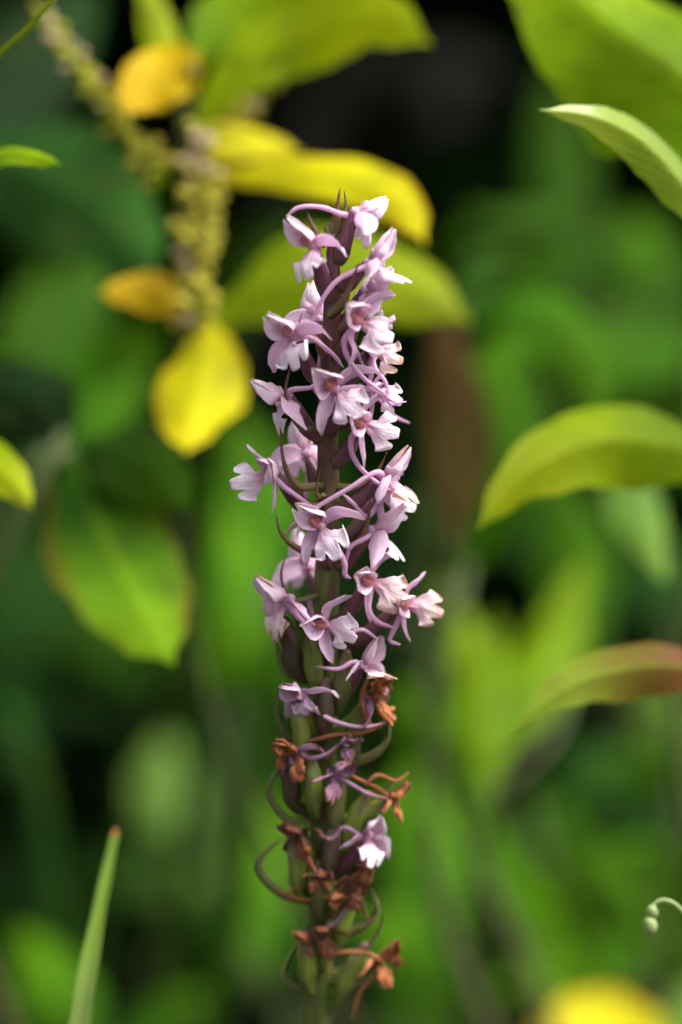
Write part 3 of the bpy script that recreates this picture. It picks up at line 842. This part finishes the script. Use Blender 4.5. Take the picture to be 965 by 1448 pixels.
def flower(px, py, w, yaw, pitch=0, roll=0, size=1.0, spur=None, spur_w=None, seed=None, ovary_from=None, ovary=True,
           bract=None, wither=0, sep=(1, 1), sepal_drop=1.0, hood=1.0, lip_len=1.0, mats=None, anther=True, lift=0.0):
    """one flower: receptacle (own mesh) with sepals, petals, lip, column, spur and ovary under it"""
    C = onspike(px, py, w)
    R, U, F = basis(yaw, pitch, roll)
    s = size * 1.14 * UNIT
    sd = FR.random() * 50 if seed is None else seed
    rg = random.Random(int(sd * 1000))
    T = lambda r, u, f: C + (R * r + U * u + F * f) * s
    ms, mp, mh, ml = mats or (M_SEPAL, M_PETAL, M_HOOD, M_LIP)
    cr = 0.24 + wither * 1.0
    tk = 1.6 * s
    j = lambda a=1.0: rg.uniform(-3.6, 3.6) * a * (1 + 1.6 * wither)
    hood = hood * rg.uniform(0.88, 1.08)
    wd = lambda: rg.uniform(0.84, 1.12)
    fl = link('flower', blob_mesh('flower', T(0, 1, -6), (F * 9 * s, R * 6.5 * s, U * 6.5 * s), 6, 9, 0.9, sd, 0.15), ms, orchid)
    sub = lambda name, me, m: link(name, me, m, fl)
    # dorsal sepal and two petals close over the column as a hood
    sub('dorsal_sepal', blade_mesh('dorsal_sepal', [T(0, 4, -8), T(j(), 19 * hood, -1), T(j(), 34 * hood, 10), T(j(), 46 * hood, 22)],
        [v * s * k_ for k_ in [wd()] for v in (5, 13, 14, 8.5, 1.5)], R, cup=0.55, n=10, k=8, thick=tk, crumple=cr * 0.5, seed=sd), mh)
    for q in (-1, 1):
        sub('petal', blade_mesh('petal', [T(3 * q, 3, -4), T(12 * q + j(), 13 * hood, 4), T((13 + 3 * wither) * q + j(), 25 * hood, 14), T(3 * q + j(), 43 * hood, 25)],
            [v * s * k_ for k_ in [wd()] for v in (4, 11, 12, 7.5, 1.5)], R * (0.5 * q) + F * 0.85, cup=0.55 * q, n=10, k=8, thick=tk, crumple=cr * 0.6, seed=sd + q * 3), mp)
    # spreading side sepals
    for q, on in ((-1, sep[0]), (1, sep[1])):
        if on:
            dr = sepal_drop
            sub('side_sepal', blade_mesh('side_sepal', [T(4 * q, 0, -6), T(20 * q + j(), (4 - 4 * dr), -3 + j()), T(36 * q + j(), 2 - 11 * dr, 0 + j()), T(48 * q + j(), -4 - 22 * dr, -4 + j())],
                [v * s * (1 - 0.35 * wither) * k_ for k_ in [wd()] for v in (4.5, 12, 13.5, 9.5, 2)], U * 0.8 + F * 0.6, cup=0.35, n=10, k=8, thick=tk, crumple=cr * 0.5, seed=sd + q * 5), ms)
    # three-lobed lip
    l = lip_len * rg.uniform(0.86, 1.08)
    z = lambda a, b: a + (b - a) * lift
    sub('lip', blade_mesh('lip', [T(0, -3, 0), T(j(), z(-10, -6) * l, z(11, 15) * l), T(j(), z(-24, -9) * l, z(22, 33) * l), T(j(), z(-42, -14) * l, z(27, 53) * l)],
        [v * s * (1 - 0.3 * wither) for v in (6, 10, 18, 26, 27)], R, cup=0.10 + 0.3 * lift, n=14, k=32, lobes=3, lobe_depth=rg.uniform(0.26, 0.40), thick=tk, wave=0.14, crumple=cr * 0.3, seed=sd + 11), ml)
    # column with the two anther pouches
    sub('column', blob_mesh('column', T(0, 9, 3), (U * 9 * s, R * 6.5 * s, F * 6 * s), 6, 9, 0.9, sd, 0.2), M_COLUMN if wither < 0.5 else ml)
    if anther:
        for q in (-1, 1):
            sub('anther', blob_mesh('anther', T(2.4 * q, 11, 6.4), (U * 5.5 * s, R * 2.3 * s, F * 2.4 * s), 6, 8, 0.8, sd + q, 0.2), M_ANTHER)
    # nectar spur
    if spur:
        W = [T(0, -2, -3)] + [onspike(x, y, ww) for x, y, ww in spur]
    else:
        W = [T(0, -4, -3), T(0, -22, -14), T(j(2), -55, -22), T(j(4), -92, -12), T(j(4), -118, 4)]
    sub('spur', tube_mesh('spur', W, [v * s for v in (4.8, 3.9, 3.4, 3.0, 2.8, 1.2)], 26, 8, bump=0.28, seed=sd), M_SPUR if wither < 0.5 else ms)
    # ovary back to the stem
    if ovary:
        oy = ovary_from if ovary_from is not None else py + 55
        sx = stem_at(oy)
        A = onspike(sx, oy, 0)
        B = T(0, 0, -12)
        D = (B - A)
        mid1 = A + D * 0.3 + Vector((0, 0, -0.10 * D.length)) + Vector((D.x, D.y, 0)) * 0.18
        mid2 = A + D * 0.75 + Vector((D.x, D.y, 0)) * 0.16 + Vector((0, 0, 0.02 * D.length))
        sub('ovary', tube_mesh('ovary', [A, mid1, mid2, B], [v * UNIT for v in (5, 10, 11.5, 9, 5.5, 4.5)], 18, 12, ridges=3, twist=2.6), M_OVARY if wither < 0.3 else M_OVARY_G)
        if bract:
            pass
    return fl

def bract(pts, hw, mat=None, side=None, cup=0.8):
    hw = hw * 0.82
    W = [onspike(*p) for p in pts]
    t = (W[-1] - W[0]).normalized()
    sd = side or t.cross((W[0] - EYE).normalized())
    me = blade_mesh('bract', W, [hw * UNIT * k for k in (0.9, 1.0, 0.8, 0.5, 0.3, 0.06)], sd, cup=cup, n=20, k=6, thick=1.1 * UNIT, crumple=0.25, seed=FR.random() * 9)
    return link('bract', me, mat or M_BRACT, orchid)

def ovary(pts, radii, mat=None):
    return link('ovary', tube_mesh('ovary', [onspike(*p) for p in pts], [r * UNIT for r in radii], 18, 14, ridges=3, twist=1.6, seed=FR.random()), mat or M_OVARY_G, orchid)

def build_orchid():
    # --- fresh flowers, top to bottom (photo x, y, units nearer the viewer, yaw, pitch, roll)
    flower(508, 304, 10, 118, -34, 0, 0.92, spur=[(484, 303, 12), (455, 293, 14), (424, 293, 16), (405, 306, 18)], ovary_from=372, lift=0.3)
    flower(440, 350, 34, -36, -4, 22, 1.0, ovary_from=425, spur=[(462, 385, 10), (470, 430, -15), (478, 470, -30)], sep=(0, 1), lift=0.1)
    flower(530, 372, 18, 78, 0, -6, 0.95, ovary_from=405, spur=[(505, 382, 26), (478, 396, 34), (458, 420, 40), (444, 450, 42), (434, 472, 40)], lift=0.75)
    flower(523, 412, 0, 104, -12, 10, 0.85, ovary_from=470, spur=[(508, 430, 14), (500, 480, 20), (520, 530, 22)], lift=0.1)
    flower(510, 456, 44, 36, -2, 52, 1.08, ovary_from=505, spur=[(488, 480, 48), (492, 505, 50), (515, 535, 50), (548, 560, 46)], lift=0.35)
    flower(530, 496, 8, 52, -4, 60, 0.82, ovary_from=545, spur=[(530, 520, 22), (545, 540, 24), (551, 570, 22), (575, 568, 20)], lift=0.4, mats=(M_SEPAL, M_PETAL, M_OLDHOOD, M_OLDLIP))
    flower(414, 478, 40, -32, -4, 30, 0.98, ovary_from=540, spur=[(440, 478, 34), (470, 500, 36), (486, 520, 36)])
    flower(448, 450, -36, -160, 5, 0, 0.9, ovary_from=505)
    flower(476, 552, 52, 4, 0, 46, 1.05, ovary_from=612, spur=[(500, 548, 50), (530, 552, 40), (560, 570, 30)], lift=0.15)
    flower(400, 566, 18, -78, -26, 0, 0.98, ovary_from=618, spur=[(412, 552, 30), (440, 548, 40), (452, 540, 44)], sepal_drop=1.4)
    flower(530, 556, 4, 55, 0, 60, 0.75, ovary_from=600, lift=0.5)
    flower(516, 600, 44, 36, 0, 66, 1.0, ovary_from=655, spur=[(497, 620, 46), (502, 650, 48), (525, 676, 48), (552, 694, 44)], lift=0.35)
    flower(550, 676, 30, 76, -4, -4, 0.95, ovary_from=715, spur=[(532, 668, 44), (495, 690, 56), (450, 716, 58), (418, 740, 50), (404, 756, 44)], lift=0.55, mats=(M_SEPAL, M_PETAL, M_OLDHOOD, M_OLDLIP))
    flower(380, 670, 30, -52, 0, -58, 1.0, ovary_from=718, spur=[(404, 690, 34), (425, 705, 36), (448, 722, 30)], lift=0.4)
    flower(454, 746, 58, -8, 0, 40, 1.02, ovary_from=800, spur=[(485, 790, 50), (488, 812, 48), (496, 818, 46)], lift=0.1)
    flower(545, 702, -4, 60, -4, 50, 0.9, ovary_from=765, spur=[(520, 730, 20), (500, 712, 26), (484, 698, 24)], lift=0.5)
    flower(535, 752, 16, 92, -14, 0, 1.0, ovary_from=800, spur=[(515, 762, 30), (495, 775, 32), (488, 800, 30)], lift=0.5, sepal_drop=1.4)
    flower(526, 824, 40, 34, 0, 62, 1.0, ovary_from=880, spur=[(522, 862, 44), (535, 880, 46), (558, 888, 44)], lift=0.35, mats=(M_SEPAL, M_PETAL, M_OLDHOOD, M_OLDLIP))
    flower(576, 856, 26, 48, 0, 70, 0.92, ovary_from=905, spur=[(560, 885, 34), (552, 905, 36), (566, 912, 38)], lift=0.4, mats=(M_SEPAL, M_PETAL, M_OLDHOOD, M_OLDLIP))
    flower(402, 852, 34, -60, -14, 10, 1.08, ovary_from=890, spur=[(420, 870, 40), (440, 890, 44), (452, 905, 44)], mats=(M_SEPAL, M_PETAL, M_OLDHOOD, M_OLDLIP))
    flower(462, 884, 58, 14, -5, 74, 0.92, ovary_from=935, spur=[(485, 900, 60), (510, 890, 52), (536, 905, 44)], lift=0.2)
    flower(518, 942, 42, 56, 10, -20, 0.85, ovary_from=985, spur=[(500, 936, 50), (478, 946, 56), (445, 942, 54)], wither=0.2, lift=0.9, mats=(M_SEPAL, M_PETAL, M_OLDHOOD, M_OLDLIP))
    flower(430, 640, -44, -150, 4, 0, 0.95, ovary_from=690)
    flower(432, 800, -40, -150, 4, 0, 0.95, ovary_from=850)
    # --- fading and withered flowers
    MM = (M_WMAUVE, M_WMAUVE, M_WMAUVE, M_WMAUVE)
    MB = (M_WMAUVE, M_WBROWN, M_WBROWN, M_WBROWN)
    BB = (M_WDARK, M_WBROWN, M_WBROWN, M_WDARK)
    WO = (M_WBROWN, M_WBROWN, M_WBROWN, M_WBROWN)
    DD = (M_WDARK, M_WDARK, M_WDARK, M_WDARK)
    flower(428, 985, 50, -20, -25, 30, 0.85, wither=0.45, mats=(M_SEPAL, M_SEPAL, M_WMAUVE, M_SEPAL), lip_len=0.6, ovary_from=1040, spur=[(452, 1008, 50), (480, 1022, 54), (515, 1028, 52), (545, 1022, 48)])
    flower(530, 990, 30, 70, 8, 10, 0.8, wither=0.7, mats=MB, ovary_from=1035, spur=[(515, 985, 34), (516, 1005, 36), (526, 1024, 36)])
    flower(420, 1066, 46, -30, -10, 40, 0.75, wither=0.9, mats=MB, ovary_from=1110, spur=[(440, 1072, 54), (462, 1066, 54), (480, 1052, 50)])
    flower(470, 1096, 52, 40, -20, -20, 0.7, wither=0.8, mats=MM, ovary=False, spur=[(490, 1105, 52), (520, 1122, 48), (550, 1130, 42)])
    flower(556, 1132, 30, 70, -10, -10, 0.62, wither=0.85, mats=WO, ovary_from=1155, spur=[(540, 1118, 34), (515, 1105, 38), (488, 1092, 42)])
    flower(522, 1186, 46, 30, 8, -20, 0.78, wither=0.2, mats=(M_SEPAL, M_PETAL, M_LIP, M_LIP), ovary_from=1230, spur=[(520, 1205, 44), (528, 1214, 46), (540, 1208, 46)])
    flower(424, 1180, 44, -24, -20, 30, 0.66, wither=1.0, mats=DD, ovary_from=1225, spur=[(432, 1210, 46), (445, 1235, 48), (462, 1255, 46)])
    flower(500, 1246, 40, 40, -15, -30, 0.66, wither=1.0, mats=BB, ovary_from=1290, spur=[(488, 1262, 44), (478, 1280, 46), (470, 1300, 44)])
    flower(458, 1322, 44, 0, -25, 20, 0.66, wither=1.0, mats=DD, ovary_from=1370, spur=[(440, 1318, 46), (428, 1335, 44), (424, 1345, 42)])
    flower(540, 1358, 30, 50, -5, -10, 0.74, wither=0.9, mats=WO, ovary_from=1385, spur=[(530, 1380, 34), (510, 1402, 34), (498, 1440, 32)])
    for (x, y, w, yaw, roll, sz, m) in ((490, 1052, 46, 30, 20, 0.5, MM), (404, 1068, 40, -60, -10, 0.5, MB), (452, 1240, 54, 10, -40, 0.45, DD),
                                        (515, 1225, 46, 40, 10, 0.5, BB), (438, 1330, 50, -40, 30, 0.48, BB), (536, 968, 34, 40, 0, 0.5, WO), (488, 1270, 50, 10, 60, 0.5, BB)):
        flower(x, y, w, yaw, -20, roll, sz, wither=1.0, mats=m, ovary=False, anther=False)
    # --- green seed capsules pressed to the lower stem
    for k, (py, dx, w, lean, g) in enumerate(((930, -14, 42, -6, 1), (918, -44, 20, -12, 0), (966, 22, 36, 8, 2), (1004, 0, 40, 2, 0), (1034, -30, 36, -8, 1),
            (1046, 38, 22, 14, 2), (1114, -12, 44, -4, 1), (1106, -42, 24, -8, 0), (1140, 16, 34, 8, 2), (1166, 40, 20, 22, 1),
            (1228, -32, 32, -6, 1), (1206, 10, 36, 8, 0), (1262, -2, 36, 0, 2), (1302, 28, 28, 16, 1), (1362, -16, 36, -4, 1), (1380, 34, 26, 26, 1))):
        sx = stem_at(py)
        cx = sx + dx
        ovary([(sx + dx * 0.3, py + 48, 8), (cx - lean * 0.2, py + 30, w * 0.8), (cx + lean * 0.2, py, w), (cx + lean, py - 34, w * 0.95), (cx + lean * 1.3, py - 46, w)],
              (5, 10, 14, 13, 8, 5), (M_OVARY_D, M_OVARY_G, M_OVARY_B)[g])
    # --- dried spurs curling off the lower spike
    for pts, r in (([(430, 1050, 40), (470, 1040, 50), (520, 1034, 48), (548, 1016, 44)], 2.6), ([(428, 1190, 46), (440, 1222, 50), (462, 1252, 48), (470, 1262, 44)], 3.0),
                   ([(395, 1262, 36), (430, 1272, 42), (466, 1268, 44), (486, 1250, 44)], 2.4), ([(500, 1268, 46), (484, 1292, 46), (470, 1308, 44), (448, 1316, 44)], 2.4),
                   ([(470, 1348, 44), (505, 1346, 42), (530, 1352, 38), (548, 1372, 34)], 2.6), ([(516, 1110, 44), (535, 1096, 40), (560, 1104, 36), (578, 1092, 34)], 2.4),
                   ([(508, 1180, 46), (486, 1170, 50), (470, 1186, 52), (450, 1180, 50)], 2.4), ([(520, 962, 42), (512, 990, 46), (522, 1022, 44), (540, 1028, 40)], 3.0)):
        link('dried_spur', tube_mesh('dried_spur', [onspike(*p) for p in pts], [r * UNIT * q for q in (1.0, 1.2, 0.8, 1.0, 0.5)], 22, 7, bump=0.35, seed=r * 7 + pts[0][0]), FR.choice((M_WMAUVE, M_WDARK, M_WBROWN)), orchid)
    # --- bracts
    bract([(468, 345, 4), (474, 315, 6), (478, 290, 6), (481, 266, 4)], 9)
    bract([(472, 345, -6), (484, 315, -8), (489, 290, -8), (487, 268, -10)], 6, M_BRACT_G)
    bract([(460, 350, 10), (448, 330, 14), (439, 312, 14), (434, 298, 12)], 6)
    bract([(466, 335, 14), (462, 320, 18), (470, 318, 22), (464, 334, 26)], 4, M_BRACT_G)
    bract([(464, 450, 16), (482, 432, 30), (495, 405, 36), (508, 372, 36)], 10)
    bract([(462, 505, 12), (448, 480, 30), (425, 458, 34), (428, 442, 30)], 5, M_WBROWN)
    bract([(458, 610, 14), (425, 605, 30), (404, 560, 34), (414, 505, 30)], 6)
    bract([(460, 690, 14), (424, 690, 34), (402, 655, 40), (396, 598, 34)], 9)
    bract([(462, 700, 30), (452, 705, 40), (448, 690, 44), (454, 660, 42)], 6)
    bract([(462, 790, 10), (425, 778, 30), (398, 755, 34), (390, 725, 30)], 7)
    bract([(460, 840, 6), (415, 850, 20), (398, 815, 26), (408, 776, 24)], 5)
    bract([(460, 960, 4), (410, 955, 20), (392, 915, 26), (398, 880, 24)], 7, M_BRACT_G)
    bract([(470, 780, 10), (505, 770, 26), (520, 740, 30), (524, 700, 28)], 8)
    bract([(470, 690, 6), (505, 690, 22), (530, 672, 26), (548, 640, 22)], 8)
    bract([(456, 1050, 6), (412, 1046, 20), (393, 1012, 26), (396, 982, 22)], 8, M_BRACT_G)
    bract([(455, 1160, 6), (408, 1162, 22), (380, 1118, 28), (404, 1078, 22), (420, 1072, 16)], 8, M_BRACT_G)
    bract([(452, 1278, 10), (402, 1268, 28), (366, 1228, 34), (386, 1196, 28), (412, 1180, 20)], 9, M_BRACT_G)
    bract([(450, 1405, 10), (425, 1402, 22), (402, 1378, 28), (418, 1340, 26), (446, 1304, 20)], 7, M_BRACT_G)
    bract([(456, 1090, 4), (520, 1072, 24), (548, 1046, 26), (549, 1012, 22)], 9, M_BRACT_G)
    bract([(454, 1330, 4), (508, 1314, 24), (533, 1290, 28), (524, 1256, 24)], 10, M_BRACT_G)
    bract([(456, 1190, 6), (510, 1160, 22), (548, 1116, 26), (572, 1094, 24)], 8, M_BRACT_G)
    bract([(450, 1390, 6), (500, 1362, 20), (534, 1320, 24), (544, 1294, 22)], 8, M_BRACT_G)
    bract([(448, 1448, 6), (470, 1420, 22), (500, 1395, 28), (530, 1380, 26)], 14, M_BRACT_G)
build_orchid()
